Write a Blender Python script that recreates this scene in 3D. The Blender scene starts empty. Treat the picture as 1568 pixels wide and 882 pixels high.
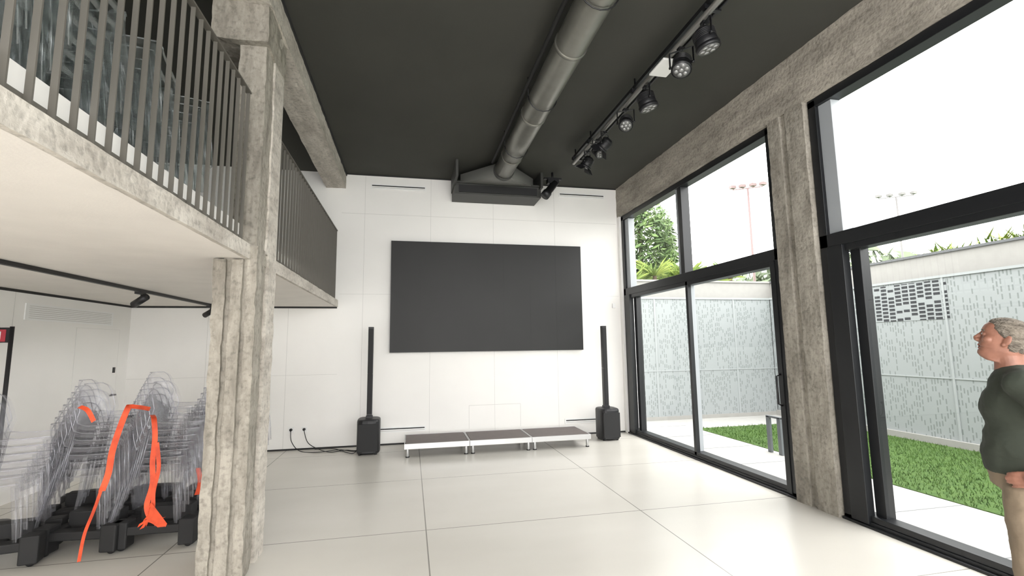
import bpy, bmesh, math, random
from mathutils import Vector, Matrix, noise, Euler
random.seed(7)
SC=bpy.context.scene

# ---------------------------------------------------------------- materials
def newmat(name):
    m=bpy.data.materials.new(name);m.use_nodes=True
    nt=m.node_tree;b=nt.nodes['Principled BSDF'];return m,nt,b
def N(nt,t,**k):
    n=nt.nodes.new(t)
    for a,v in k.items(): setattr(n,a,v)
    return n
def L(nt,a,b): nt.links.new(a,b)
def coords(nt,scale=(1,1,1)):
    tc=N(nt,'ShaderNodeTexCoord');mp=N(nt,'ShaderNodeMapping');mp.inputs['Scale'].default_value=scale
    L(nt,tc.outputs['Object'],mp.inputs[0]);return mp.outputs[0]
def mat(name,c,rough=.5,metal=0,var=0.0,vs=8,bump=0,bs=60,c2=None,stretch=(1,1,1),spec=None,emit=None):
    m,nt,b=newmat(name)
    b.inputs['Roughness'].default_value=rough;b.inputs['Metallic'].default_value=metal
    b.inputs['Base Color'].default_value=(*c,1)
    if spec is not None: b.inputs['Specular IOR Level'].default_value=spec
    if emit: b.inputs['Emission Color'].default_value=(*emit[0],1);b.inputs['Emission Strength'].default_value=emit[1]
    co=coords(nt,stretch)
    if var or c2:
        nz=N(nt,'ShaderNodeTexNoise');nz.inputs['Scale'].default_value=vs;nz.inputs['Detail'].default_value=5
        L(nt,co,nz.inputs['Vector'])
        r=N(nt,'ShaderNodeValToRGB');r.color_ramp.elements[0].position=.35;r.color_ramp.elements[1].position=.65
        a=c2 if c2 else tuple(x*(1-var) for x in c)
        r.color_ramp.elements[0].color=(*a,1);r.color_ramp.elements[1].color=(*c,1)
        L(nt,nz.outputs[0],r.inputs[0]);L(nt,r.outputs[0],b.inputs['Base Color'])
    if bump:
        nb=N(nt,'ShaderNodeTexNoise');nb.inputs['Scale'].default_value=bs;nb.inputs['Detail'].default_value=4
        L(nt,co,nb.inputs['Vector'])
        bp=N(nt,'ShaderNodeBump');bp.inputs['Strength'].default_value=bump;bp.inputs['Distance'].default_value=.02
        L(nt,nb.outputs[0],bp.inputs['Height']);L(nt,bp.outputs[0],b.inputs['Normal'])
    return m
def concrete(name,c,c2,stretch):
    m,nt,b=newmat(name);b.inputs['Roughness'].default_value=.85
    co=coords(nt,stretch)
    n1=N(nt,'ShaderNodeTexNoise');n1.inputs['Scale'].default_value=3;n1.inputs['Detail'].default_value=8;n1.inputs['Roughness'].default_value=.7
    L(nt,co,n1.inputs['Vector'])
    co2=coords(nt,(1,1,1))
    n2=N(nt,'ShaderNodeTexNoise');n2.inputs['Scale'].default_value=28;n2.inputs['Detail'].default_value=6
    L(nt,co2,n2.inputs['Vector'])
    r=N(nt,'ShaderNodeValToRGB');r.color_ramp.elements[0].position=.38;r.color_ramp.elements[1].position=.62
    r.color_ramp.elements[0].color=(*c2,1);r.color_ramp.elements[1].color=(*c,1);L(nt,n1.outputs[0],r.inputs[0])
    r2=N(nt,'ShaderNodeValToRGB');r2.color_ramp.elements[0].position=.3;r2.color_ramp.elements[1].position=.5
    r2.color_ramp.elements[0].color=(.6,.6,.6,1);r2.color_ramp.elements[1].color=(1,1,1,1);L(nt,n2.outputs[0],r2.inputs[0])
    mx=N(nt,'ShaderNodeMixRGB',blend_type='MULTIPLY');mx.inputs[0].default_value=.8
    L(nt,r.outputs[0],mx.inputs[1]);L(nt,r2.outputs[0],mx.inputs[2]);L(nt,mx.outputs[0],b.inputs['Base Color'])
    bp=N(nt,'ShaderNodeBump');bp.inputs['Strength'].default_value=.5;bp.inputs['Distance'].default_value=.02
    ad=N(nt,'ShaderNodeMath',operation='ADD');L(nt,n1.outputs[0],ad.inputs[0]);L(nt,n2.outputs[0],ad.inputs[1])
    L(nt,ad.outputs[0],bp.inputs['Height']);L(nt,bp.outputs[0],b.inputs['Normal'])
    return m
def clear(name,tint,opac,gl=.5,body=(.8,.82,.88),edge=.5,rough=.12):
    m=bpy.data.materials.new(name);m.use_nodes=True;nt=m.node_tree;nt.nodes.clear()
    o=N(nt,'ShaderNodeOutputMaterial');t=N(nt,'ShaderNodeBsdfTransparent');t.inputs[0].default_value=(*tint,1)
    g=N(nt,'ShaderNodeBsdfGlossy');g.inputs['Roughness'].default_value=rough;g.inputs[0].default_value=(.85,.86,.89,1)
    d=N(nt,'ShaderNodeBsdfDiffuse');d.inputs[0].default_value=(*body,1)
    mx=N(nt,'ShaderNodeMixShader');mx.inputs[0].default_value=gl;L(nt,d.outputs[0],mx.inputs[1]);L(nt,g.outputs[0],mx.inputs[2])
    lw=N(nt,'ShaderNodeLayerWeight');lw.inputs[0].default_value=.35
    mr=N(nt,'ShaderNodeMapRange');mr.inputs['To Min'].default_value=opac;mr.inputs['To Max'].default_value=min(1,opac+edge)
    L(nt,lw.outputs['Facing'],mr.inputs[0])
    m2=N(nt,'ShaderNodeMixShader');L(nt,mr.outputs[0],m2.inputs[0]);L(nt,t.outputs[0],m2.inputs[1]);L(nt,mx.outputs[0],m2.inputs[2])
    L(nt,m2.outputs[0],o.inputs[0]);return m

M_WALL=mat('white_wall_paint',(.87,.855,.83),.75,var=.02,vs=2)
M_JOINT=mat('wall_joint',(.62,.61,.59),.8)
M_BLACKGAP=mat('shadow_gap',(.02,.02,.02),.7)
M_CEIL=mat('charcoal_ceiling',(.043,.043,.036),.85,var=.12,vs=1.2)
M_DARKWALL=mat('dark_upper_wall',(.08,.08,.065),.8)
M_PLASTER=mat('plaster_soffit',(.78,.74,.69),.85,var=.05,vs=3,bump=.05,bs=90)
M_CON=concrete('rough_concrete',(.39,.36,.31),(.21,.19,.16),(2,2,.6))
M_CONB=concrete('beam_concrete',(.46,.42,.36),(.27,.245,.21),(2,.5,2))
M_CONP=concrete('pale_concrete',(.62,.58,.52),(.40,.365,.32),(2,.6,2))
M_PALE=mat('pale_casing',(.48,.47,.43),.6,var=.05)
M_FRAME=mat('anthracite_frame',(.013,.014,.016),.38,metal=.2)
M_FRAMEG=mat('grey_reveal',(.34,.36,.38),.5)
M_BLACK=mat('black_plastic',(.009,.009,.011),.45)
M_BLACKM=mat('black_matte',(.012,.012,.013),.7)
M_UNIT=mat('dark_unit_paint',(.045,.045,.042),.55)
M_DUCT=mat('galvanised_duct',(.27,.265,.24),.34,metal=.75,var=.12,vs=6)
M_ALU=mat('aluminium',(.55,.55,.55),.35,metal=.7)
M_RAIL=mat('taupe_steel',(.14,.13,.112),.5,metal=.2)
M_STEEL=mat('steel_bar',(.42,.41,.39),.4,metal=.6)
M_WHITEP=mat('white_plastic',(.85,.85,.84),.4)
M_ORANGE=mat('orange_webbing',(.88,.10,.025),.65,c2=(.50,.05,.012),vs=9)
M_RED=mat('red_sign',(.40,.03,.05),.5)
M_DECK=mat('stage_plywood',(.145,.118,.112),.6,var=.1,vs=10)
M_GRASS=mat('grass',(.10,.195,.03),.9,c2=(.055,.135,.015),vs=14,bump=1.0,bs=200)
M_PAVE=mat('white_pavement',(.36,.355,.34),.8,var=.06)
M_GWALL=mat('garden_wall_render',(.29,.285,.27),.85,var=.06)
M_FOL=mat('foliage',(.11,.17,.05),.8,c2=(.04,.08,.022),vs=3)
M_FOLY=mat('foliage_bright',(.22,.27,.055),.8,c2=(.09,.16,.03),vs=4)
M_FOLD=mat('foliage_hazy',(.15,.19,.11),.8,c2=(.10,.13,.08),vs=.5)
M_POLE=mat('floodlight_pole',(.15,.10,.10),.5)
M_POLEG=mat('floodlight_pole_grey',(.13,.125,.125),.5)
M_RACK=mat('rack_grey',(.12,.13,.14),.5)
M_CHAIR=clear('clear_polycarbonate',(.975,.975,.985),.06,.40,(.68,.68,.71),.22,.15)
M_CHAIRR=clear('clear_polycarbonate_rim',(.95,.95,.97),.18,.45,(.62,.62,.67),.42,.15)
M_CHAIRD=clear('smoky_polycarbonate',(.95,.97,.97),.07,.5,(.40,.43,.42),.35,.2)
M_CHAIRDR=clear('smoky_polycarbonate_rim',(.9,.92,.92),.28,.5,(.5,.53,.52),.4,.2)
M_SKIN=mat('skin',(.33,.150,.102),.5,var=.22,vs=18,bump=.08,bs=60)
M_SKINR=mat('lip_skin',(.23,.075,.06),.5)
M_HAIR=mat('grey_hair',(.27,.235,.19),.85,c2=(.12,.10,.08),vs=60,bump=.8,bs=180,stretch=(1,.3,1))
M_SHIRT=mat('olive_tshirt',(.044,.053,.039),.9,var=.25,vs=5,bump=.6,bs=9)
M_TROUS=mat('beige_trousers',(.26,.20,.14),.9,var=.15,vs=5,bump=.6,bs=8)
M_SHOE=mat('brown_shoe',(.06,.035,.02),.5)
M_EYE=mat('eye_white',(.42,.42,.40),.3)
M_IRIS=mat('iris',(.04,.05,.06),.2)

m,nt,b=newmat('led_screen');M_SCREEN=m
b.inputs['Roughness'].default_value=.55
nz=N(nt,'ShaderNodeTexNoise');nz.inputs['Scale'].default_value=1.2;L(nt,coords(nt),nz.inputs['Vector'])
r=N(nt,'ShaderNodeValToRGB');r.color_ramp.elements[0].color=(.006,.006,.006,1);r.color_ramp.elements[1].color=(.013,.013,.013,1)
L(nt,nz.outputs[0],r.inputs[0]);L(nt,r.outputs[0],b.inputs['Base Color'])
def MTH(nt,op,a,bv=None,cv=None):
    n=N(nt,'ShaderNodeMath',operation=op)
    for i,v in enumerate((a,bv,cv)):
        if v is None: continue
        if isinstance(v,(int,float)): n.inputs[i].default_value=v
        else: L(nt,v,n.inputs[i])
    return n.outputs[0]
m,nt,b=newmat('pale_tile_floor');M_FLOOR=m
n1=N(nt,'ShaderNodeTexNoise');n1.inputs['Scale'].default_value=.6;n1.inputs['Detail'].default_value=3
L(nt,coords(nt,(1,2.2,1)),n1.inputs['Vector'])
r=N(nt,'ShaderNodeValToRGB');r.color_ramp.elements[0].position=.25;r.color_ramp.elements[1].position=.75
r.color_ramp.elements[0].color=(.635,.61,.555,1);r.color_ramp.elements[1].color=(.70,.675,.62,1)
L(nt,n1.outputs[0],r.inputs[0])
tc=N(nt,'ShaderNodeTexCoord');sp=N(nt,'ShaderNodeSeparateXYZ');L(nt,tc.outputs['Object'],sp.inputs[0])
def jl(o,per,off):
    f=MTH(nt,'FRACT',MTH(nt,'MULTIPLY',MTH(nt,'SUBTRACT',o,off-10*per-.005),1/per))
    return MTH(nt,'LESS_THAN',f,.010/per)
jt=MTH(nt,'MAXIMUM',jl(sp.outputs['X'],2.1,.16),jl(sp.outputs['Y'],1.7,2.9))
mxj=N(nt,'ShaderNodeMixRGB');L(nt,MTH(nt,'MULTIPLY',jt,.75),mxj.inputs[0]);L(nt,r.outputs[0],mxj.inputs[1]);mxj.inputs[2].default_value=(.14,.13,.115,1)
L(nt,mxj.outputs[0],b.inputs['Base Color'])
b.inputs['Roughness'].default_value=.27
b.inputs['Specular IOR Level'].default_value=.5
def fence_mat(name,base,hole,su,sv,thr,wu,wv,axis):
    m,nt,b=newmat(name);b.inputs['Roughness'].default_value=.6
    tc=N(nt,'ShaderNodeTexCoord');sp=N(nt,'ShaderNodeSeparateXYZ');L(nt,tc.outputs['Object'],sp.inputs[0])
    def mth(op,a,bv=None,cv=None): return MTH(nt,op,a,bv,cv)
    u=mth('MULTIPLY',sp.outputs[axis],su)
    fu=mth('FLOOR',u)
    wn0=N(nt,'ShaderNodeTexWhiteNoise');wn0.noise_dimensions='1D';L(nt,fu,wn0.inputs['W'])
    v=mth('ADD',mth('MULTIPLY',sp.outputs['Z'],sv),mth('MULTIPLY',wn0.outputs['Value'],1.0))
    fv=mth('FLOOR',v)
    cb=N(nt,'ShaderNodeCombineXYZ');L(nt,fu,cb.inputs[0]);L(nt,fv,cb.inputs[1])
    wn=N(nt,'ShaderNodeTexWhiteNoise');wn.noise_dimensions='3D';L(nt,cb.outputs[0],wn.inputs['Vector'])
    on=mth('GREATER_THAN',wn.outputs['Value'],thr)
    a=mth('LESS_THAN',mth('FRACT',u),wu);c=mth('LESS_THAN',mth('FRACT',v),wv)
    k=mth('MULTIPLY',on,mth('MULTIPLY',a,c))
    mx=N(nt,'ShaderNodeMixRGB');L(nt,k,mx.inputs[0]);mx.inputs[1].default_value=(*base,1);mx.inputs[2].default_value=(*hole,1)
    L(nt,mx.outputs[0],b.inputs['Base Color']);return m
FB=(.265,.285,.29);FH=(.165,.185,.183)
M_FENX=fence_mat('perforated_panel_x',FB,FH,22,9,.45,.42,.72,'X')
M_FENY=fence_mat('perforated_panel_y',FB,FH,22,9,.45,.42,.72,'Y')
M_FENO=fence_mat('open_brick_panel',(.26,.28,.285),(.012,.014,.018),8,15,.12,.80,.66,'Y')
m=bpy.data.materials.new('window_glass');m.use_nodes=True;nt=m.node_tree;nt.nodes.clear();M_GLASS=m
o=N(nt,'ShaderNodeOutputMaterial');t=N(nt,'ShaderNodeBsdfTransparent');t.inputs[0].default_value=(.98,.99,.985,1)
g=N(nt,'ShaderNodeBsdfGlossy');g.inputs['Roughness'].default_value=.0
mx=N(nt,'ShaderNodeMixShader');mx.inputs[0].default_value=.035;L(nt,t.outputs[0],mx.inputs[1]);L(nt,g.outputs[0],mx.inputs[2]);L(nt,mx.outputs[0],o.inputs[0])

# ---------------------------------------------------------------- builder
class B:
    def __init__(s,name): s.name=name;s.bm=bmesh.new();s.mats=[];s.M=Matrix.Identity(4)
    def mi(s,m):
        if m not in s.mats: s.mats.append(m)
        return s.mats.index(m)
    def add(s,vs,fs,m,smooth=False):
        i=s.mi(m);V=[s.bm.verts.new(s.M@Vector(v)) for v in vs]
        for f in fs:
            try: F=s.bm.faces.new([V[k] for k in f])
            except ValueError: continue
            F.material_index=i;F.smooth=smooth
    def box(s,x0,x1,y0,y1,z0,z1,m):
        v=[(x0,y0,z0),(x1,y0,z0),(x1,y1,z0),(x0,y1,z0),(x0,y0,z1),(x1,y0,z1),(x1,y1,z1),(x0,y1,z1)]
        s.add(v,[(3,2,1,0),(4,5,6,7),(0,1,5,4),(1,2,6,5),(2,3,7,6),(3,0,4,7)],m)
    def obox(s,p0,p1,w,h,m,up=(0,0,1)):
        p0=Vector(p0);p1=Vector(p1);d=(p1-p0).normalized();up=Vector(up)
        a=d.cross(up)
        if a.length<1e-4: a=d.cross(Vector((1,0,0)))
        a.normalize();c=a.cross(d);a=a*w/2;c=c*h/2
        v=[p+sa*a+sc*c for p in (p0,p1) for sa,sc in ((-1,-1),(1,-1),(1,1),(-1,1))]
        s.add(v,[(0,1,2,3),(7,6,5,4),(0,4,5,1),(1,5,6,2),(2,6,7,3),(3,7,4,0)],m)
    def tube(s,pts,rs,m,seg=12,cap=True,sq=None):
        pts=[Vector(p) for p in pts]
        if isinstance(rs,(int,float)): rs=[rs]*len(pts)
        vs=[];fs=[];a=None
        for i,p in enumerate(pts):
            d=(pts[min(i+1,len(pts)-1)]-pts[max(i-1,0)]).normalized()
            if a is None:
                a=d.cross(Vector((0,0,1)))
                if a.length<1e-3: a=Vector((1,0,0))
            a=(a-d*a.dot(d)).normalized();c=d.cross(a)
            for k in range(seg):
                t=2*math.pi*k/seg;vs.append(p+rs[i]*(math.cos(t)*a+math.sin(t)*c))
        for i in range(len(pts)-1):
            for k in range(seg):
                k2=(k+1)%seg;fs.append((i*seg+k,i*seg+k2,(i+1)*seg+k2,(i+1)*seg+k))
        if cap:
            fs.append(tuple(range(seg))[::-1]);fs.append(tuple((len(pts)-1)*seg+k for k in range(seg)))
        s.add(vs,fs,m,True)
    def cyl(s,p0,p1,r,m,r1=None,seg=20): s.tube([p0,p1],[r,r if r1 is None else r1],m,seg)
    def ell(s,c,r,m,seg=20,rings=12,rot=None):
        c=Vector(c);vs=[];fs=[];R=rot.to_matrix() if rot else Matrix.Identity(3)
        if isinstance(r,(int,float)): r=(r,r,r)
        for i in range(1,rings):
            ph=math.pi*i/rings
            for k in range(seg):
                t=2*math.pi*k/seg
                vs.append(c+R@Vector((r[0]*math.sin(ph)*math.cos(t),r[1]*math.sin(ph)*math.sin(t),r[2]*math.cos(ph))))
        top=len(vs);vs.append(c+R@Vector((0,0,r[2])));bot=len(vs);vs.append(c-R@Vector((0,0,r[2])))
        for i in range(rings-2):
            for k in range(seg):
                k2=(k+1)%seg;fs.append((i*seg+k,(i+1)*seg+k,(i+1)*seg+k2,i*seg+k2))
        for k in range(seg):
            k2=(k+1)%seg;fs.append((top,k,k2));fs.append((bot,(rings-2)*seg+k2,(rings-2)*seg+k))
        s.add(vs,fs,m,True)
    def cap(s,p0,p1,r0,r1,m):
        s.tube([p0,p1],[r0,r1],m,16);s.ell(p0,r0,m,16,10);s.ell(p1,r1,m,16,10)
    def ribbon(s,pts,w,m,th=.003):
        w=Vector(w)/2;vs=[];fs=[]
        for p in pts: vs+= [Vector(p)-w,Vector(p)+w]
        n=len(pts)
        for i in range(n-1): fs.append((2*i,2*i+1,2*i+3,2*i+2))
        s.add(vs,fs,m,True)
    def grid(s,f,nu,nv,m,smooth=True):
        vs=[f(i/nu,j/nv) for j in range(nv+1) for i in range(nu+1)];w=nu+1
        s.add(vs,[(j*w+i,j*w+i+1,(j+1)*w+i+1,(j+1)*w+i) for j in range(nv) for i in range(nu)],m,smooth)
    def rough(s,x0,x1,y0,y1,z0,z1,m,step=.07,amp=.006,fr=7):
        tmp=bmesh.new();nx=max(1,int((x1-x0)/step));ny=max(1,int((y1-y0)/step));nz=max(1,int((z1-z0)/step))
        def q(o,du,dv,nu,nv):
            V=[[tmp.verts.new(Vector(o)+Vector(du)*i/nu+Vector(dv)*j/nv) for i in range(nu+1)] for j in range(nv+1)]
            for j in range(nv):
                for i in range(nu): tmp.faces.new((V[j][i],V[j][i+1],V[j+1][i+1],V[j+1][i]))
        X=(x1-x0,0,0);Y=(0,y1-y0,0);Z=(0,0,z1-z0)
        q((x0,y0,z0),X,Z,nx,nz);q((x0,y1,z0),X,Z,nx,nz);q((x0,y0,z0),Y,Z,ny,nz);q((x1,y0,z0),Y,Z,ny,nz);q((x0,y0,z0),X,Y,nx,ny);q((x0,y0,z1),X,Y,nx,ny)
        bmesh.ops.remove_doubles(tmp,verts=tmp.verts,dist=1e-5);bmesh.ops.recalc_face_normals(tmp,faces=tmp.faces)
        for v in tmp.verts: v.co+=noise.noise_vector(v.co*fr)*amp+noise.noise_vector(v.co*fr*3)*amp*.5
        tmp.verts.index_update()
        s.add([v.co.copy() for v in tmp.verts],[tuple(v.index for v in f.verts) for f in tmp.faces],m,False);tmp.free()
    def done(s,parent=None,bevel=0,remesh=0,smooth=0,recalc=True,disp=0):
        if recalc: bmesh.ops.recalc_face_normals(s.bm,faces=s.bm.faces)
        me=bpy.data.meshes.new(s.name)
        s.bm.to_mesh(me);s.bm.free()
        for m in s.mats: me.materials.append(m)
        o=bpy.data.objects.new(s.name,me);SC.collection.objects.link(o)
        if bevel:
            md=o.modifiers.new('bevel','BEVEL');md.width=bevel;md.segments=2;md.limit_method='ANGLE'
        if remesh:
            md=o.modifiers.new('remesh','REMESH');md.mode='VOXEL';md.voxel_size=remesh;md.use_smooth_shade=True
        if smooth:
            md=o.modifiers.new('smooth','SMOOTH');md.factor=.5;md.iterations=smooth
        if disp:
            tx_=bpy.data.textures.new(s.name+'_clouds','CLOUDS');tx_.noise_scale=disp[1]
            md=o.modifiers.new('folds','DISPLACE');md.texture=tx_;md.strength=disp[0];md.mid_level=.5
        if parent: o.parent=parent
        return o
def empty(name,loc=(0,0,0),rz=0):
    e=bpy.data.objects.new(name,None);e.location=loc;e.rotation_euler=(0,0,rz);SC.collection.objects.link(e);return e

# ---------------------------------------------------------------- dimensions
YB=8.57;HC=4.71;XL=-4.30;XR=3.97;YN=-3.0;ZM=2.34;XM=-1.23
b=B('floor');b.box(XL-.2,4.22,YN,YB+.1,-.1,0,M_FLOOR);b.done()
b=B('ceiling');b.box(XL-.2,4.25,YN,YB+.1,HC,HC+.2,M_CEIL);b.done()
b=B('wall_back');b.box(XL-.2,4.25,YB,YB+.2,0,HC,M_WALL)
y0,y1=YB-.0015,YB+.01
for x in (-3.2,-2.0,-.81,.34,1.49,2.68):
    b.box(x-.0025,x+.0025,y0,y1,0,HC,M_JOINT)
for z in (3.99,): b.box(-1.2,3.95,y0,y1,z-.0025,z+.0025,M_JOINT)
for x0,x1,z in ((-1.2,-.35,2.56),(3.17,3.95,2.56),(-4.3,-1.2,1.2)): b.box(x0,x1,y0,y1,z-.002,z+.002,M_JOINT)
for x0,x1,z0,z1 in ((1.03,1.96,.2,.60),):
    for q in ((x0,x1,z1-.003,z1+.003),(x0-.003,x0+.003,z0,z1),(x1-.003,x1+.003,z0,z1)): b.box(q[0],q[1],y0,y1,q[2],q[3],M_JOINT)
b.done()
b=B('baseboard_back');b.box(XL,3.97,YB-.012,YB,0,.025,M_BLACKGAP);b.done()
b=B('trim_1');b.box(XL,XM,YB-.012,YB,ZM-.03,ZM,M_BLACKGAP);b.box(XL,XL+.012,YN,YB,ZM-.03,ZM,M_BLACKGAP);b.done()
b=B('trim_2');b.box(-1.14,3.97,YB-.01,YB,HC-.02,HC,M_BLACKGAP);b.done()
b=B('wall_left');b.box(XL-.2,XL,YN,YB,0,ZM+.1,M_WALL);b.box(XL-.2,XL,YN,YB,ZM+.1,HC,M_DARKWALL)
for y in (2.5,4.5,6.3,): b.box(XL-.01,XL+.0015,y-.003,y+.003,0,ZM,M_JOINT)
b.done()
b=B('mezzanine_floor_slab')
b.box(XL,XM-.0,YN,YB,ZM,ZM+.11,M_PLASTER)
b.rough(XM-.02,XM+.012,YN,YB,ZM-.004,ZM+.11,M_CONP,.06,.003)
b.box(XL,XM-.10,YN,YB,ZM+.11,ZM+.17,M_PLASTER);b.box(XM-.14,XM-.07,YN,YB,ZM+.11,ZM+.27,M_WALL)
b.done()
b=B('ceiling_beam');b.rough(-1.47,-1.14,YN,YB-.005,HC-.28,HC-.003,M_CONP,.08,.008)
b.box(-1.145,-1.128,YN,YB-.005,HC-.05,HC-.004,M_BLACKGAP);b.done()
b=B('concrete_column')
b.rough(-1.40,-1.19,3.98,4.46,0,ZM+.02,M_CON,.05,.007)
b.rough(-1.46,-1.38,3.95,4.40,0,ZM-.01,M_CON,.05,.009)
b.rough(-1.34,-1.26,3.945,4.1,0,ZM-.01,M_CON,.04,.007)
b.rough(-1.235,-1.165,3.97,4.15,0,ZM+.1,M_CON,.04,.009)
b.rough(-1.24,-1.160,4.25,4.47,0,ZM+.1,M_CONP,.04,.007)
b.rough(-1.38,-1.18,3.99,4.47,ZM-.02,HC-.28,M_CON,.06,.009)
b.rough(-1.24,-1.165,4.2,4.47,ZM+.08,HC-.28,M_CONP,.05,.007)
b.rough(-1.58,-1.16,3.92,4.50,HC-.60,HC-.02,M_CON,.05,.016,4)
b.done()
b=B('column_casing');b.box(-1.33,-1.20,4.49,4.62,.93,4.1,M_PALE);b.box(-1.34,-1.19,4.485,4.5,.93,4.1,M_ALU);b.done(bevel=.004)

b=B('wall_right')
b.rough(XR,4.25,YN,YB,4.12,HC-.003,M_CONB,.08,.008)
b.box(XR+.0,4.25,8.47,YB,0,4.12,M_WALL)
b.done()
b=B('concrete_pillar')
b.rough(XR+.02,4.22,3.96,4.47,0,4.13,M_CON,.06,.006)
b.rough(XR-.015,XR+.05,4.28,4.46,0,4.12,M_CON,.05,.006)
b.rough(XR-.015,XR+.05,3.96,4.20,0,4.12,M_CON,.05,.006)
b.done()
b=B('concrete_pillar')
b.rough(XR,4.22,-.55,-.05,0,4.13,M_CON,.08,.006);b.done()

def window(name,ya,yb,near):
    e=empty(name)
    x0,x1=4.04,4.16
    f=B('frame')
    f.box(x0-.03,x1,ya,yb,0,.05,M_FRAME);f.box(x0-.03,x1,ya,yb,4.03,4.12,M_FRAME)
    f.box(x0-.03,x1,ya,yb,2.56,2.69,M_FRAME)
    f.box(x0-.03,x1,ya,ya+.09,0,4.1,M_FRAME);f.box(x0-.03,x1,yb-.09,yb,0,4.1,M_FRAME)
    ym=(ya+yb)/2-.05
    f.box(x0-.02,x1,ym-.05,ym+.05,2.69,4.03,M_FRAME);f.box(x0,x1,ym+.05,ym+.13,2.69,4.03,M_FRAMEG)
    f.box(x0+.005,x1+.01,yb-.24,yb-.09,2.69,4.03,M_FRAMEG)
    f.box(x0-.05,x0+.03,yb-.26,yb-.09,.03,2.56,M_FRAME)
    f.box(x0+.04,x1+.02,yb-.36,yb-.26,.03,2.56,M_FRAME)
    f.box(x0-.04,x1,ya+.09,ya+.16,.03,2.56,M_FRAME)
    f.box(x0-.02,x0+.04,ym-.09,ym-.03,.03,2.56,M_FRAME)
    f.box(x0+.05,x1,ym-.06,ym+.02,.03,2.56,M_FRAMEG)
    f.box(x0-.06,x1+.05,ya,yb,-.02,.022,M_FRAME)
    f.box(x0-.02,x1,ya+.05,yb-.05,.05,.10,M_FRAME);f.box(x0-.02,x1,ya+.05,yb-.05,2.50,2.57,M_FRAME)
    f.done(e,bevel=.004)
    g=B('glass')
    for (a,c,z0,z1) in ((ya+.08,ym-.04,2.68,4.04),(ym+.04,yb-.08,2.68,4.04),(ya+.15,ym-.05,.09,2.51),(ym,yb-.3,.09,2.51)):
        g.add([(x0+.06,a,z0),(x0+.06,c,z0),(x0+.06,c,z1),(x0+.06,a,z1)],[(0,1,2,3)],M_GLASS)
    g.done(e)
    h=B('handle');h.tube([(x0-.04,ya+.13,.95),(x0-.085,ya+.13,.97),(x0-.085,ya+.13,1.27),(x0-.04,ya+.13,1.29)],.010,M_BLACK,8);h.done(e)
    return e
window('window_1',4.48,8.47,True)
window('window_2',-.05,3.95,True)
window('window_3',-3.0,-.55,True)

def railing(name,ya,yb,sp):
    b=B(name);n=int((yb-ya)/sp)
    for i in range(n+1):
        y=ya+(yb-ya)*i/n
        b.box(XM-.053,XM-.029,y-.004,y+.004,ZM+.06,3.65,M_RAIL)
    b.box(XM-.06,XM-.02,ya-.01,yb+.01,3.65,3.662,M_RAIL)
    b.box(XM-.065,XM-.053,ya,yb,ZM+.14,ZM+.17,M_RAIL)
    b.done()
railing('mezzanine_railing',-2.0,3.9,.108)
railing('mezzanine_railing',4.78,8.52,.118)

b=B('led_video_wall')
b.box(-.345,3.165,YB-.075,YB-.004,1.545,3.505,M_BLACK)
b.box(-.335,3.155,YB-.08,YB-.07,1.555,3.495,M_SCREEN)
ml=mat('cabinet_seam',(.006,.006,.006),.6)
for i in range(1,7): b.box(-.335+i*3.49/7-.001,-.335+i*3.49/7+.001,YB-.081,YB-.079,1.555,3.495,ml)
for i in range(1,4): b.box(-.335,3.155,YB-.081,YB-.079,1.555+i*.485-.001,1.555+i*.485+.001,ml)
b.done()

def speaker(x,y):
    b=B('column_speaker')
    pts=[]
    for k in range(24):
        t=2*math.pi*k/24;cx=abs(math.cos(t))**.55*math.copysign(1,math.cos(t));cy=abs(math.sin(t))**.55*math.copysign(1,math.sin(t))
        pts.append((x+.175*cx,y+.20*cy))
    rings=[(.02,.93),(.035,1),(.50,1),(.525,.96),(.535,.85)]
    vs=[];fs=[]
    for z,sc in rings: vs+=[(x+(px-x)*sc,y+(py-y)*sc,z) for px,py in pts]
    for j in range(len(rings)-1):
        for k in range(24): fs.append((j*24+k,j*24+(k+1)%24,(j+1)*24+(k+1)%24,(j+1)*24+k))
    fs.append(tuple(range(24)));fs.append(tuple(4*24+k for k in range(24)))
    b.add(vs,fs,M_BLACK)
    b.box(x-.15,x+.15,y-.207,y-.19,.06,.47,M_BLACKM)
    for sx in (-1,1):
        for sy in (-1,1): b.cyl((x+sx*.12,y+sy*.13,0),(x+sx*.12,y+sy*.13,.03),.02,M_BLACK,seg=10)
    b.box(x-.05,x+.05,y-.02,y+.09,.53,.57,M_BLACK)
    b.box(x-.04,x+.04,y-.01,y+.08,.57,1.22,M_BLACK);b.box(x-.041,x+.041,y-.011,y+.081,1.21,1.222,M_UNIT)
    b.box(x-.04,x+.04,y-.01,y+.08,1.225,1.97,M_BLACK)
    b.box(x-.034,x+.034,y-.016,y-.009,.60,1.94,M_BLACKM)
    b.done(bevel=.006)
speaker(-.62,8.02);speaker(3.40,8.05)

b=B('stage_platform')
for i in range(3):
    x0=-.07+i*.985;x1=x0+.98;y0,y1=7.5,8.3;zt=.20
    b.box(x0+.02,x1-.02,y0+.02,y1-.02,zt-.015,zt,M_DECK)
    b.box(x0,x1,y0,y0+.022,zt-.075,zt+.003,M_ALU);b.box(x0,x1,y1-.022,y1,zt-.075,zt+.003,M_ALU)
    b.box(x0,x0+.012,y0+.022,y1-.022,zt-.075,zt+.001,M_ALU);b.box(x1-.012,x1,y0+.022,y1-.022,zt-.075,zt+.001,M_ALU)
    for xx in (x0+.05,x1-.05):
        for yy in (y0+.05,y1-.05):
            b.cyl((xx,yy,.0),(xx,yy,zt-.02),.022,M_ALU,seg=12);b.cyl((xx,yy,0),(xx,yy,.015),.03,M_BLACK,seg=12)
b.done(bevel=.002)

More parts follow.
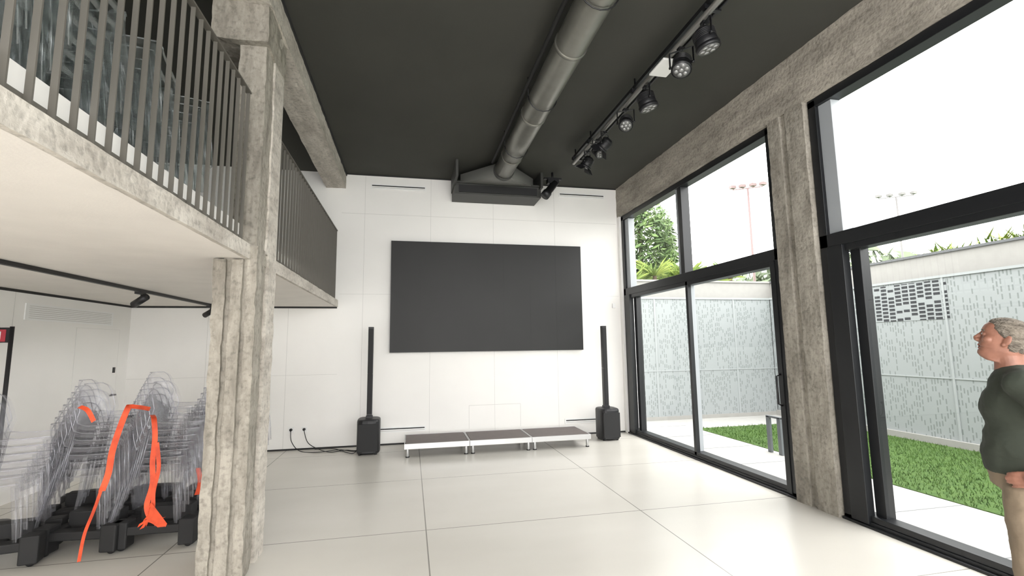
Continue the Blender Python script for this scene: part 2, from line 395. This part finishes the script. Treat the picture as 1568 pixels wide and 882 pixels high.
b=B('ventilation_duct')
cx,cz=1.46,4.48
b.tube([(cx,y,cz) for y in (YN,0,2,4,6,7.30)],.155,M_DUCT,36)
for y in (-1,.8,2.4,4.0,5.4,6.7):
    b.tube([(cx,y-.02,cz),(cx,y+.02,cz)],.164,M_DUCT,36)
for y in (1.2,3.3,5.0,6.4):
    b.tube([(cx+.17*math.cos(t),y,cz+.17*math.sin(t)) for t in [math.pi*k/8 for k in range(8,17)]],.006,M_BLACK,6)
    for sx in (-1,1): b.cyl((cx+sx*.17,y,cz),(cx+sx*.17,y,HC-.002),.005,M_BLACK,seg=6)
b.tube([(cx-.20,YN,cz+.08),(cx-.20,7.25,cz+.08)],.022,M_BLACKM,10)
b.done()
b=B('air_conditioning_unit')
b.box(.72,2.28,8.05,8.56,4.28,4.50,M_UNIT);b.box(.69,2.31,8.02,8.06,4.47,4.50,M_UNIT)
b.box(.80,2.2,8.03,8.05,4.31,4.44,M_BLACKM)
def plen(u,v):
    t=2*math.pi*u;c,s_=math.cos(t),math.sin(t)
    k=1/max(abs(c),abs(s_))
    rx=(1.49+.66*c*k,4.565+.08*s_*k)
    rr=(cx+.16*c,cz+.16*s_)
    w=v;return Vector((rx[0]*(1-w)+rr[0]*w,8.1-.75*w,rx[1]*(1-w)+rr[1]*w))
M_PLEN=mat('plenum_grey',(.17,.17,.16),.5,metal=.2)
b.grid(plen,40,6,M_PLEN,False)
b.box(.70,.74,7.55,8.5,4.42,4.70,M_UNIT);b.box(2.24,2.28,7.9,8.5,4.42,4.70,M_UNIT)
b.tube([(cx,7.31,cz),(cx,7.38,cz)],.17,M_UNIT,30)
b.done()
def slot(name,x0,x1,z):
    b=B(name);y=YB-.006
    b.box(x0,x1,y-.006,YB-.0005,z-.045,z+.045,M_WHITEP)
    b.box(x0+.02,x1-.02,y-.009,y,z+.004,z+.022,M_BLACKM);b.box(x0+.02,x1-.02,y-.009,y,z-.024,z-.012,M_JOINT);b.done()
slot('slot_air_diffuser',-.72,.25,4.50);slot('slot_air_diffuser',2.78,3.72,4.53)
slot('slot_air_diffuser',-.53,.28,.25);slot('slot_air_diffuser',2.79,3.43,.25)

b=B('lighting_track')
tx=2.52
b.box(tx-.03,tx+.03,-2,6.95,4.57,4.61,M_BLACK)
b.cyl((tx-.02,-2,4.50),(tx-.02,6.9,4.50),.028,M_STEEL,seg=14)
b.cyl((tx+.09,-2,4.55),(tx+.09,6.9,4.55),.015,M_BLACK,seg=10)
for y in (-1,.6,2.2,3.4,4.8,6.2,6.85):
    b.cyl((tx,y,4.55),(tx,y,HC-.002),.010,M_BLACK,seg=8);b.box(tx-.05,tx+.11,y-.02,y+.02,4.53,4.58,M_BLACK)
b.done()
M_LENS=mat('led_lens',(.34,.34,.34),.25,metal=.3);M_LENS2=mat('led_dark',(.10,.10,.10),.3)
def par(y,aim,barn=False,rr=.085,ln=.15):
    b=B('stage_spotlight');c=Vector((tx,y,4.30));d=Vector(aim).normalized()
    b.cyl((tx,y,4.47),(tx,y,4.44),.012,M_BLACK,seg=8);b.box(tx-.03,tx+.03,y-.025,y+.025,4.45,4.472,M_BLACK)
    a=d.cross(Vector((0,0,1))).normalized()
    top=Vector((tx,y,4.45))
    for sg in (-1,1):
        b.obox(top,top+a*sg*(rr+.02),.02,.005,M_BLACK);b.obox(top+a*sg*(rr+.02),c+a*sg*(rr+.02),.005,.022,M_BLACK,up=(0,1,0))
        b.cyl(c+a*sg*(rr-.005),c+a*sg*(rr+.03),.012,M_BLACK,seg=8)
    b.tube([c-d*ln*.6,c-d*ln*.45,c+d*ln*.1,c+d*ln*.5],[rr*.55,rr*.85,rr*.97,rr],M_BLACK,24)
    b.tube([c+d*ln*.3,c+d*ln*.5],rr*1.06,M_BLACK,24)
    for k in range(5): b.tube([c-d*(ln*.4-k*.014),c-d*(ln*.4-k*.014-.005)],rr*.99,M_BLACK,24)
    u2=d.cross(a)
    f=c+d*ln*.5
    b.tube([f,f+d*.003],rr*.9,M_LENS2,24)
    for k in range(7):
        p=f if k==6 else f+(a*math.cos(k*math.pi/3)+u2*math.sin(k*math.pi/3))*rr*.55
        b.tube([p,p+d*.006],rr*.22,M_LENS,12)
    if barn:
        for sg,ax_,o_ in ((1,a,u2),(-1,a,u2),(1,u2,a),(-1,u2,a)):
            p=f+ax_*sg*rr;b.obox(p,p+(d*.6+ax_*sg*.8).normalized()*.09,.11,.004,M_BLACK,up=(d*.8-ax_*sg*.6))
    b.done()
par(3.47,(.25,-.05,-.95),False,.10,.18);par(3.85,(-.3,-.3,-.9),False,.09,.16);par(4.55,(.25,-.05,-.95),False,.10,.18);par(5.07,(-.3,-.5,-.8),False,.08)
par(5.71,(-.5,.6,-.55),True,.08);par(5.95,(.2,-.6,-.7),False,.07);par(6.36,(-.4,.4,-.8),True,.08)
b=B('wifi_access_point');b.box(2.42,2.62,4.0,4.3,4.44,4.465,M_WHITEP);b.done(bevel=.01)
b=B('ceiling_projector_spotlight')
p0=Vector((2.50,7.9,4.52));p1=Vector((2.28,7.82,4.24))
b.tube([p0,p0.lerp(p1,.7),p0.lerp(p1,.72),p1],[.065,.065,.08,.08],M_BLACK,20)
b.box(2.36,2.56,7.85,7.97,4.50,4.60,M_BLACK);b.cyl((2.46,7.91,4.58),(2.46,7.91,HC-.002),.02,M_BLACK,seg=10)
b.box(2.30,2.62,7.88,7.94,4.58,4.61,M_BLACK);b.done()

b=B('ceiling_track_light')
b.box(-3.04,-3.0,-2,8.4,ZM-.035,ZM-.001,M_BLACK)
for y in (3.2,6.2,8.15):
    b.cyl((-3.02,y,ZM-.03),(-3.02,y,ZM-.10),.012,M_BLACK,seg=8);b.box(-3.05,-2.99,y-.09,y+.03,ZM-.06,ZM-.03,M_BLACK)
    b.cyl((-2.95,y-.05,ZM-.09),(-3.12,y+.06,ZM-.17),.04,M_BLACK,seg=18)
b.done()
b=B('wall_air_grille')
b.box(XL,XL+.012,6.45,8.10,2.01,2.20,M_WHITEP)
for i in range(7): b.box(XL+.01,XL+.016,6.5,8.05,2.03+i*.023,2.037+i*.023,M_JOINT)
b.done()
M_DJ=mat('door_hairline',(.74,.73,.71),.8)
b=B('door_1')
b.box(XL+.001,XL+.004,7.35,8.30,0,1.95,M_WALL)
for q in ((7.345,7.35,0,1.955),(8.30,8.305,0,1.955),(7.345,8.305,1.95,1.955)): b.box(XL+.001,XL+.005,q[0],q[1],q[2],q[3],M_DJ)
b.cyl((XL+.004,8.22,1.0),(XL+.06,8.22,1.0),.012,M_BLACK,seg=8);b.box(XL+.05,XL+.065,8.09,8.23,.99,1.01,M_BLACK)
b.box(XL+.004,XL+.014,8.2,8.25,1.32,1.40,M_BLACK);b.done()
b=B('exit_sign')
x,y=-4.02,5.72
b.cyl((x+.12,y,0),(x+.12,y,1.9),.018,M_BLACK,seg=10);b.cyl((x+.12,y,0),(x+.12,y,.02),.14,M_BLACK)
b.box(x-.2,x+.12,y-.01,y+.01,1.74,1.89,M_BLACK);b.box(x-.19,x+.08,y-.014,y-.008,1.75,1.87,M_RED)
b.box(x-.03,x+.04,y-.017,y-.012,1.77,1.85,M_WHITEP);b.obox((x-.15,y-.015,1.81),(x-.07,y-.015,1.81),.004,.02,M_WHITEP);b.done()

b=B('wall_socket')
for x in (-1.88,-1.68): 
    b.box(x-.045,x+.045,YB-.012,YB,.28,.37,M_WHITEP);b.cyl((x,YB-.012,.325),(x,YB-.04,.325),.022,M_BLACK,seg=10)
b.done()
def smooth(p,k=8):
    P=[Vector(q) for q in p];o=[]
    for i in range(len(P)-1):
        for j in range(k):
            t=j/k;a=P[max(i-1,0)];c=P[i];d=P[i+1];e=P[min(i+2,len(P)-1)]
            o.append(.5*((2*c)+(d-a)*t+(2*a-5*c+4*d-e)*t*t+(3*c-a-3*d+e)*t**3))
    return o+[P[-1]]
b=B('power_cable')
def cable(p): b.tube(smooth(p),.006,M_BLACK,6)
cable([(-1.88,8.53,.32),(-1.85,8.48,.15),(-1.7,8.4,.012),(-1.4,8.25,.01),(-1.1,8.35,.01),(-.85,8.15,.01),(-.8,8.1,.06)])
cable([(-1.68,8.53,.32),(-1.6,8.48,.12),(-1.4,8.42,.012),(-1.2,8.2,.01),(-1.0,8.3,.01),(-.82,8.22,.01),(-.78,8.12,.08)])
cable([(-1.5,8.5,.01),(-1.2,8.45,.012),(-.95,8.1,.01),(-.85,8.0,.012),(-.8,8.02,.04)])
b.done()
b=B('wall_thermostat');b.cyl((3.62,YB,1.4),(3.62,YB-.03,1.4),.04,M_WHITEP);b.cyl((3.62,YB-.03,1.4),(3.62,YB-.034,1.4),.02,M_BLACK);b.done()
b=B('wall_sensor');b.box(3.80,3.86,YB-.04,YB,2.33,2.42,M_WHITEP);b.done(bevel=.006)

# ---------------------------------------------------------------- chairs
PROF=[(.225,.415,.195),(.215,.445,.21),(.12,.44,.22),(0,.435,.22),(-.12,.437,.218),(-.19,.455,.212),(-.225,.50,.207),(-.245,.57,.207),(-.262,.64,.205),(-.278,.71,.192),(-.29,.76,.155),(-.295,.785,.10)]
def chair(b,M,mm,mr):
    old=b.M;b.M=old@M
    n=len(PROF)-1
    def f(u,v):
        k=min(int(v*n),n-1);t=v*n-k;a=PROF[k];c=PROF[k+1]
        y=a[0]*(1-t)+c[0]*t;z=a[1]*(1-t)+c[1]*t;w=a[2]*(1-t)+c[2]*t
        s=2*u-1;bk=max(0,(z-.46)/.33)
        return Vector((w*s,y+.06*s*s*min(1,bk*3),z+(.012*s*s if bk==0 else 0)))
    b.grid(f,8,n,mm)
    for sx in (0,1):
        def g(u,v,sx=sx):
            p=f(sx,v);q=Vector((0,0,-.035)) if v<.5 else Vector((0,.035,-.01))
            return p+q*u
        b.grid(g,1,n,mm)
    rim=[f(0,v/n) for v in range(n+1)]+[f(u/4,1) for u in range(1,4)]+[f(1,v/n) for v in range(n,-1,-1)]
    b.tube(rim,.0045,mr,5,cap=False)
    b.grid(lambda u,v:f(u,0)+Vector((0,0,-.03*v)),6,1,mr)
    for sx in (-1,1):
        b.tube([(sx*.19,.19,.44),(sx*.205,.215,.2),(sx*.215,.235,0)],[.030,.024,.017],mm,4)
        b.tube([(sx*.19,-.20,.46),(sx*.205,-.235,.2),(sx*.215,-.275,0)],[.030,.024,.017],mm,4)
        b.tube([(sx*.215,.20,.43),(sx*.23,.235,.2),(sx*.235,.25,0)],.0035,mr,4)
        b.tube([(sx*.215,-.19,.45),(sx*.23,-.225,.2),(sx*.235,-.265,0)],.0035,mr,4)
    b.M=old
def stack(loc,rz,n,z0=.17,dolly=True,mm=M_CHAIR,mr=M_CHAIRR,dz=.058,dy=.026,lean=0):
    e=empty('clear_chair_stack',loc,rz)
    c=B('chairs')
    for i in range(n):
        chair(c,Matrix.Translation((random.uniform(-.006,.006),dy*i-.08,z0+dz*i))@Matrix.Rotation(math.radians(-lean),4,'X')@Matrix.Rotation(random.uniform(-.02,.02),4,'Z'),mm,mr)
    c.done(e)
    if dolly:
        d=B('dolly')
        for sx in (-1,1):
            d.box(sx*.20-.055,sx*.20+.055,-.30,.30,.13,.20,M_BLACKM)
            for sy in (-1,1):
                d.box(sx*.20-.065,sx*.20+.065,sy*.25-.06,sy*.25+.06,.03,.24,M_BLACKM)
                d.cyl((sx*.2-.02,sy*.25,.03),(sx*.2+.02,sy*.25,.03),.03,M_BLACK,seg=14)
        d.box(-.2,.2,-.06,.06,.13,.19,M_BLACKM);d.box(-.2,.2,.17,.27,.15,.19,M_BLACKM);d.box(-.2,.2,-.27,-.17,.15,.19,M_BLACKM)
        d.box(-.06,.06,-.2,.2,.12,.30,M_BLACKM)
        d.done(e,bevel=.012)
    return e
R_=math.radians
stack((-3.14,4.75,0),R_(-78),7)
stack((-2.60,4.95,0),R_(-96),8)
stack((-2.06,4.95,0),R_(-92),8)
stack((-3.0,5.6,0),R_(-80),8)
stack((-2.45,5.65,0),R_(-95),9)
stack((-1.88,5.7,0),R_(-88),9)
b=B('orange_ratchet_strap')
b.ribbon(smooth([(-2.36,4.9,1.16),(-2.30,4.7,1.19),(-2.26,4.58,1.19),(-2.29,4.55,1.05),(-2.33,4.54,.85),(-2.34,4.53,.68),(-2.36,4.5,.55)]),(.042,.012,0),M_ORANGE)
b.ribbon(smooth([(-2.36,4.5,.58),(-2.39,4.48,.42),(-2.43,4.46,.25),(-2.44,4.44,.06)]),(.018,.012,0),M_ORANGE)
b.ribbon(smooth([(-2.26,4.58,1.19),(-2.2,4.6,1.18),(-2.16,4.7,1.15)]),(.0,.02,.03),M_ORANGE)
b.ribbon(smooth([(-2.62,4.6,1.20),(-2.55,4.58,1.17),(-2.50,4.58,1.08)]),(.025,.01,.02),M_ORANGE)
b.done(recalc=False)
b=B('orange_ratchet_strap')
b.ribbon(smooth([(-2.14,4.7,1.10),(-2.06,4.56,1.08),(-2.03,4.53,.93),(-2.03,4.52,.75),(-2.01,4.5,.58),(-2.03,4.48,.42),(-1.98,4.47,.31),(-1.90,4.46,.33)]),(.036,.01,0),M_ORANGE)
b.ribbon(smooth([(-2.0,4.5,.90),(-1.97,4.49,.70),(-1.99,4.48,.52),(-1.98,4.46,.38),(-2.04,4.45,.26)]),(.026,.01,.01),M_ORANGE)
for k in range(6):
    b.ribbon(smooth([(-2.07+k*.03,4.46,.28+.03*(k%2)),(-1.99,4.44,.32+.025*k),(-1.92+.01*k,4.45,.27)]),(.01,0,.025),M_ORANGE)
b.ribbon(smooth([(-1.80,4.8,.62),(-1.77,4.78,.50),(-1.79,4.78,.40)]),(.035,.01,.0),M_ORANGE)
b.done(recalc=False)
for i,(x,y) in enumerate(((-1.68,1.7),(-1.68,2.3),(-1.68,2.9),(-1.70,3.5),(-2.3,2.0),(-2.3,2.7),(-2.4,3.4),(-2.9,4.0))):
    stack((x,y,ZM+.17),R_(-95+9*i),7,0.0,False,M_CHAIRD,M_CHAIRDR)

# ---------------------------------------------------------------- exterior
b=B('ground_pavement');b.box(4.22,5.5,-6,9.9,-.12,-.02,M_PAVE);b.box(5.5,8.5,8.6,9.9,-.12,-.02,M_PAVE)
for y in range(-5,10): b.box(4.3,5.5,y-.004,y+.004,-.02,-.018,M_RACK)
b.done()
b=B('lawn');b.box(5.5,8.23,-6,8.6,-.12,-.01,M_GRASS)
for i in range(14000):
    x=random.uniform(5.5,8.2);y=random.uniform(1.5,8.6);h=random.uniform(.015,.035);a=random.uniform(0,6.28)
    dx,dy=.006*math.cos(a),.006*math.sin(a)
    b.add([(x-dx,y-dy,-.01),(x+dx,y+dy,-.01),(x+random.uniform(-.02,.02),y+random.uniform(-.02,.02),h)],[(0,1,2)],M_GRASS)
b.done(recalc=False)
b=B('garden_fence')
b.box(4.3,8.4,9.72,9.76,.05,2.65,M_FENX);b.box(8.30,8.34,-6,9.72,.08,2.65,M_FENY)
b.box(8.293,8.30,5.9,7.40,1.97,2.60,M_FENO)
mf=mat('fence_frame',(.30,.32,.325),.5)
for i in range(5): b.box(4.3+i,4.33+i,9.705,9.725,.05,2.67,mf)
for i in range(-3,7): b.box(8.285,8.305,i*1.5-1.55-.015,i*1.5-1.55+.015,.05,2.67,mf)
b.box(4.3,8.4,9.70,9.77,2.63,2.67,mf);b.box(8.28,8.35,-6,9.7,2.63,2.67,mf);b.box(4.3,8.4,9.71,9.73,1.03,1.05,mf);b.box(8.288,8.30,-6,9.7,1.03,1.05,mf)
b.box(4.3,8.3,9.70,9.8,-.1,.06,M_GWALL);b.box(8.24,8.38,-6,9.7,-.1,.09,M_GWALL)
b.done()
b=B('garden_wall');b.box(4.25,8.9,9.9,10.1,-.1,3.05,M_GWALL);b.box(8.5,8.7,-8,9.9,-.1,3.05,M_GWALL)
b.box(8.47,8.73,-8,9.87,3.05,3.09,mat('wall_coping',(.10,.105,.11),.6));b.box(4.25,8.9,9.87,10.13,3.05,3.09,M_GWALL);b.done()
b=B('bicycle_rack')
for y in (6.30,6.52):
    b.box(5.37,5.41,y-.035,y+.035,-.02,.52,M_RACK)
b.box(5.37,5.41,6.265,6.555,.50,.53,M_RACK);b.done(bevel=.004)
def bush(name,c,r,n,m,ls=.12):
    b=B(name)
    for i in range(n):
        v=Vector((random.gauss(0,1),random.gauss(0,1),random.gauss(0,1))).normalized()*random.uniform(.55,1)
        p=Vector(c)+Vector((v.x*r[0],v.y*r[1],v.z*r[2]))
        a=Vector((random.uniform(-1,1),random.uniform(-1,1),random.uniform(-1,1))).normalized()
        d=a.orthogonal().normalized();l=ls*random.uniform(.6,1.4)
        b.add([p-a*l,p+d*l*.35,p+a*l,p-d*l*.35],[(0,1,2,3)],m)
    return b
M_BARK=mat('bark',(.08,.055,.035),.9)
b=bush('garden_tree',(9.1,17.5,5.6),(1.5,1.4,2.0),4200,M_FOL,.16)
b.tube([(9.1,17.5,-.13),(9.1,17.5,6.9)],[.18,.05],M_BARK,10)
b.done(recalc=False)
b=B('garden_tree')
for lv in range(16):
    z=3.0+lv*.27;R0=1.6*(1-lv/17)
    for k in range(80):
        t=random.uniform(0,6.28);q=R0*random.uniform(.3,1)
        p=Vector((11.0+q*math.cos(t),18.8+q*math.sin(t),z-.25*q+random.uniform(-.1,.1)))
        dd=Vector((math.cos(t),math.sin(t),-.35))*.28;sd=Vector((-math.sin(t),math.cos(t),0))*.07
        b.add([p-sd,p+dd,p+sd,p-dd*.4],[(0,1,2,3)],M_FOL)
b.tube([(11.0,18.8,-.13),(11.0,18.8,7.4)],[.16,.03],M_FOL,8)
b.done(recalc=False)
b=B('palm_shrub')
for k in range(9):
    cc=Vector((5.3+k*.36,10.9+.3*(k%2),3.05+.14*(k%3)))
    b.tube([(cc.x,cc.y,-.13),cc],.05,M_BARK,8)
    for i in range(70):
        t=random.uniform(0,6.28);c=cc
        d=Vector((math.cos(t),math.sin(t),random.uniform(.2,1.4))).normalized();l=random.uniform(.4,.8);s_=Vector((-d.y,d.x,0)).normalized()*.022
        b.add([c-s_,c+d*l*.6-s_*.5,c+d*l+Vector((0,0,-.1)),c+s_],[(0,1,2,3)],M_FOLY)
b.done(recalc=False)
b=B('hedge_plants')
for k in range(44):
    cc=Vector((random.uniform(9.2,9.9),-1+k*.18,random.uniform(3.12,3.42)))
    if cc.y>5.8: cc.z-=.26
    b.tube([(cc.x,cc.y,-.13),cc],.03,M_BARK,6)
    for i in range(90):
        c=cc+Vector((random.gauss(0,.12),random.gauss(0,.12),random.uniform(-.1,.12)));t=random.uniform(0,6.28)
        d=Vector((math.cos(t),math.sin(t),random.uniform(.2,1.2))).normalized();l=random.uniform(.15,.36);s_=Vector((-d.y,d.x,0)).normalized()*.022
        b.add([c-s_,c+d*l*.6-s_*.5,c+d*l,c+s_],[(0,1,2,3)],M_FOLY)
b.done(recalc=False)
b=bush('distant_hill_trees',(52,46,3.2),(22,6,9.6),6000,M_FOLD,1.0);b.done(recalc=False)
def flood(x,y,z,w,yaw,mp):
    b=B('floodlight_mast');b.tube([(x,y,-.13),(x,y,z)],[.11,.07],mp,10)
    d=Vector((math.cos(yaw),math.sin(yaw),0))
    b.obox(Vector((x,y,z))-d*w/2,Vector((x,y,z))+d*w/2,.07,.07,mp)
    for k in (-1,-.35,.35,1):
        p=Vector((x,y,z+.18))+d*w/2*k;b.box(p.x-.2,p.x+.2,p.y-.15,p.y+.15,p.z-.08,p.z+.13,mp);b.cyl(p-Vector((0,0,.18)),p,.03,mp,seg=6)
    b.done()
flood(24.1,29.5,12.85,2.0,-.6,M_POLE);flood(39.7,31.2,13.55,2.4,-.6,M_POLEG)
b=B('outer_ground');b.box(-5,90,10.14,90,-.5,-.13,M_GRASS);b.box(8.75,90,-30,10.14,-.5,-.13,M_GRASS);b.done()

# ---------------------------------------------------------------- man
man=empty('standing_man',(2.945,1.83,0),R_(33))
b=B('trousers');m=M_TROUS
b.ell((0,-.01,.97),(.165,.130,.15),m)
b.tube([(0,.01,.93),(0,.01,1.05)],.135,m,24)
for s in (-1,1):
    b.tube([(s*.09,0,.95),(s*.10,.015,.75),(s*.105,.02,.5),(s*.11,.0,.3),(s*.12,-.015,.06)],[.100,.092,.075,.07,.066],m,20)
b.done(man,remesh=.012,smooth=6,disp=(.02,.09))
b=B('shoes')
for s in (-1,1):
    b.ell((s*.13,.05,.045),(.05,.14,.05),M_SHOE);b.ell((s*.125,-.03,.06),(.045,.07,.06),M_SHOE);b.box(s*.13-.045,s*.13+.045,-.08,.16,0,.02,M_SHOE)
b.done(man,remesh=.01,smooth=4)
b=B('t_shirt');m=M_SHIRT
b.ell((0,0,1.33),(.18,.125,.20),m);b.ell((0,.022,1.14),(.165,.130,.17),m);b.ell((0,.02,1.30),(.16,.128,.16),m)
b.tube([(0,.015,1.00),(0,.02,1.12)],.145,m,28)
b.cap((-.14,-.015,1.44),(.14,-.015,1.44),.07,.07,m);b.ell((0,-.025,1.475),(.095,.07,.05),m)
b.cap((-.18,-.015,1.43),(-.255,-.11,1.31),.072,.066,m)
b.cap((.18,-.015,1.43),(.25,-.10,1.30),.072,.066,m)
b.done(man,remesh=.011,smooth=6,disp=(.018,.08))
b=B('arms_and_hands');m=M_SKIN
for s in (-1,1):
    b.tube([(s*.22,-.07,1.37),(s*.275,-.15,1.26),(s*.305,-.20,1.17)],[.048,.046,.040],m,16)
    b.ell((s*.305,-.20,1.165),.041,m)
    b.tube([(s*.305,-.20,1.165),(s*.28,-.14,1.10),(s*.235,-.06,1.03)],[.041,.040,.027],m,16)
    w=Vector((s*.235,-.06,1.03));b.ell(w+Vector((-s*.02,.035,-.01)),(.022,.05,.04),m,rot=Euler((-.3,0,0)))
    for k in range(4):
        z=.018-k*.019;l=(.034,.04,.037,.028)[k]
        p=w+Vector((-s*.03,.075,z-.012));q=p+Vector((-s*.012,l,-.008));r_=q+Vector((-s*.02,l*.7,-.010))
        b.cap(p,q,.0095,.009,m);b.cap(q,r_,.009,.0075,m)
    p=w+Vector((-s*.01,.02,.02));b.cap(p,p+Vector((-s*.0,-.0,.035)),.012,.010,m);b.cap(p+Vector((0,0,.035)),p+Vector((-s*.02,.025,.05)),.010,.008,m)
b.done(man,remesh=.006,smooth=3)
hd=empty('head_pivot',(0,.026,1.642));hd.parent=man;hd.rotation_euler=(R_(17),0,0);hd.scale=(.92,.93,.92)
def headsurf(b,m):
    rings=[(-.125,.045,-.075,.050),(-.112,.072,-.078,.048),(-.098,.086,-.08,.052),(-.082,.088,-.082,.060),(-.071,.083,-.084,.064),(-.064,.088,-.085,.066),(-.058,.080,-.086,.067),(-.051,.094,-.088,.068),(-.044,.090,-.092,.069),(-.030,.092,-.098,.071),(-.012,.092,-.104,.072),(.004,.088,-.106,.073),(.016,.086,-.107,.073),(.030,.095,-.108,.073),(.045,.095,-.106,.073),(.065,.090,-.102,.071),(.085,.076,-.090,.065),(.100,.052,-.070,.053),(.110,.022,-.044,.036),(.115,-.012,-.014,.006)]
    n=40;vs=[];fs=[]
    for z,yf,yb,w in rings:
        for k in range(n):
            t=2*math.pi*k/n;c,s_=math.cos(t),math.sin(t)
            yc=-.01;ex=.80
            x=w*math.copysign(abs(c)**ex,c)
            y=yc+(yf-yc if s_>0 else yc-yb)*math.copysign(abs(s_)**(.9),s_)
            vs.append((x,y,z))
    for i in range(len(rings)-1):
        for k in range(n):
            k2=(k+1)%n;fs.append((i*n+k,i*n+k2,(i+1)*n+k2,(i+1)*n+k))
    fs.append(tuple(range(n))[::-1]);fs.append(tuple((len(rings)-1)*n+k for k in range(n)))
    b.add(vs,fs,m,True)
b=B('head');m=M_SKIN
headsurf(b,m)
pr=[(.026,.092,.006,.004),(.012,.098,.008,.006),(-.002,.108,.010,.007),(-.014,.116,.013,.009),(-.022,.113,.015,.009),(-.029,.103,.012,.006)]
for (z0,y0_,w0,r0),(z1,y1_,w1,r1) in zip(pr,pr[1:]): b.cap((0,y0_-r0,z0),(0,y1_-r1,z1),r0+.003,r1+.002,m)
for s in (-1,1):
    b.ell((s*.013,.100,-.024),(.008,.011,.008),m)
    b.ell((s*.046,.058,-.014),(.022,.026,.020),m)
    b.ell((s*.078,-.012,-.002),(.008,.018,.031),m,rot=Euler((.22,0,s*.45)));b.ell((s*.077,-.004,-.026),(.007,.010,.011),m)
    b.ell((s*.031,.080,.012),(.015,.010,.009),m)
b.tube([(0,-.025,-.06),(0,-.045,-.11),(0,-.075,-.21)],[.060,.060,.070],m,24)
b.done(hd,remesh=.0036,smooth=2)
b=B('lips');b.cap((-.017,.088,-.051),(.017,.088,-.051),.006,.006,M_SKINR);b.cap((-.015,.083,-.067),(.015,.083,-.067),.006,.006,M_SKINR);b.ell((0,.084,-.059),(.019,.0055,.004),M_SHOE);b.done(hd)
b=B('eyes')
for s in (-1,1):
    b.ell((s*.031,.0835,.012),(.0105,.008,.005),M_EYE);b.ell((s*.031,.0905,.012),(.004,.002,.004),M_IRIS)
    for k in range(6):
        a=k/6;b.cap((s*(.016+.032*a),.094-.010*a,.035-.002*a*a*3),(s*(.020+.032*a),.092-.010*a,.036-.002*a*a*3),.0028,.0022,M_HAIR)
b.done(hd)
def haircap(b):
    n=48;rows=[]
    R=[(-.055,.087,.070),(-.035,.096,.074),(-.012,.105,.0775),(.010,.111,.080),(.030,.113,.081),(.050,.112,.080),(.070,.107,.077),(.090,.096,.071),(.106,.076,.058),(.118,.047,.040),(.124,.012,.014)]
    FR={-.055:-.045,-.035:-.030,-.012:-.014,.010:.010,.030:.034,.050:.056,.070:.078,.090:.076,.106:.062,.118:.038,.124:.010}
    for z,bk,w in R:
        ring=[]
        for k in range(n):
            t=2*math.pi*k/n;c,s_=math.cos(t),math.sin(t)
            x=w*math.copysign(abs(c)**.85,c)
            if s_>0: y=-.012+(FR[z]+.012)*(s_**(.9 if z>.06 else .35))
            else: y=-.012-(bk-.012)*(abs(s_)**.9)
            ring.append((x,y,z))
        rows.append(ring)
    vs=[p for r in rows for p in r];fs=[]
    for i in range(len(rows)-1):
        for k in range(n):
            k2=(k+1)%n;fs.append((i*n+k,i*n+k2,(i+1)*n+k2,(i+1)*n+k))
    fs.append(tuple(range(n))[::-1]);fs.append(tuple((len(rows)-1)*n+k for k in range(n)))
    b.add(vs,fs,M_HAIR,True)
b=B('hair');haircap(b)
b.done(hd,remesh=.004,smooth=1,disp=(.007,.010))

# ---------------------------------------------------------------- world
w=bpy.data.worlds.new('overcast');SC.world=w;w.use_nodes=True
bg=w.node_tree.nodes['Background'];bg.inputs[0].default_value=(1,.988,.97,1);bg.inputs[1].default_value=7.4
SC.view_settings.view_transform='Standard';SC.view_settings.exposure=0

# ---------------------------------------------------------------- camera
cam=bpy.data.cameras.new('camera');co=bpy.data.objects.new('camera',cam);SC.collection.objects.link(co);SC.camera=co
cam.sensor_fit='HORIZONTAL';cam.sensor_width=36;cam.lens=36*729.6/1568;cam.clip_end=500;cam.clip_start=.05
yaw,pit,rol=R_(12.07),R_(6.823),R_(-.762)
F=Vector((math.sin(yaw)*math.cos(pit),math.cos(yaw)*math.cos(pit),math.sin(pit)))
r=Vector((math.cos(yaw),-math.sin(yaw),0));u=r.cross(F)
r2=r*math.cos(rol)+u*math.sin(rol);u2=-r*math.sin(rol)+u*math.cos(rol)
mt=Matrix((( r2.x,u2.x,-F.x,0),(r2.y,u2.y,-F.y,0),(r2.z,u2.z,-F.z,1.65),(0,0,0,1)))
co.matrix_world=mt
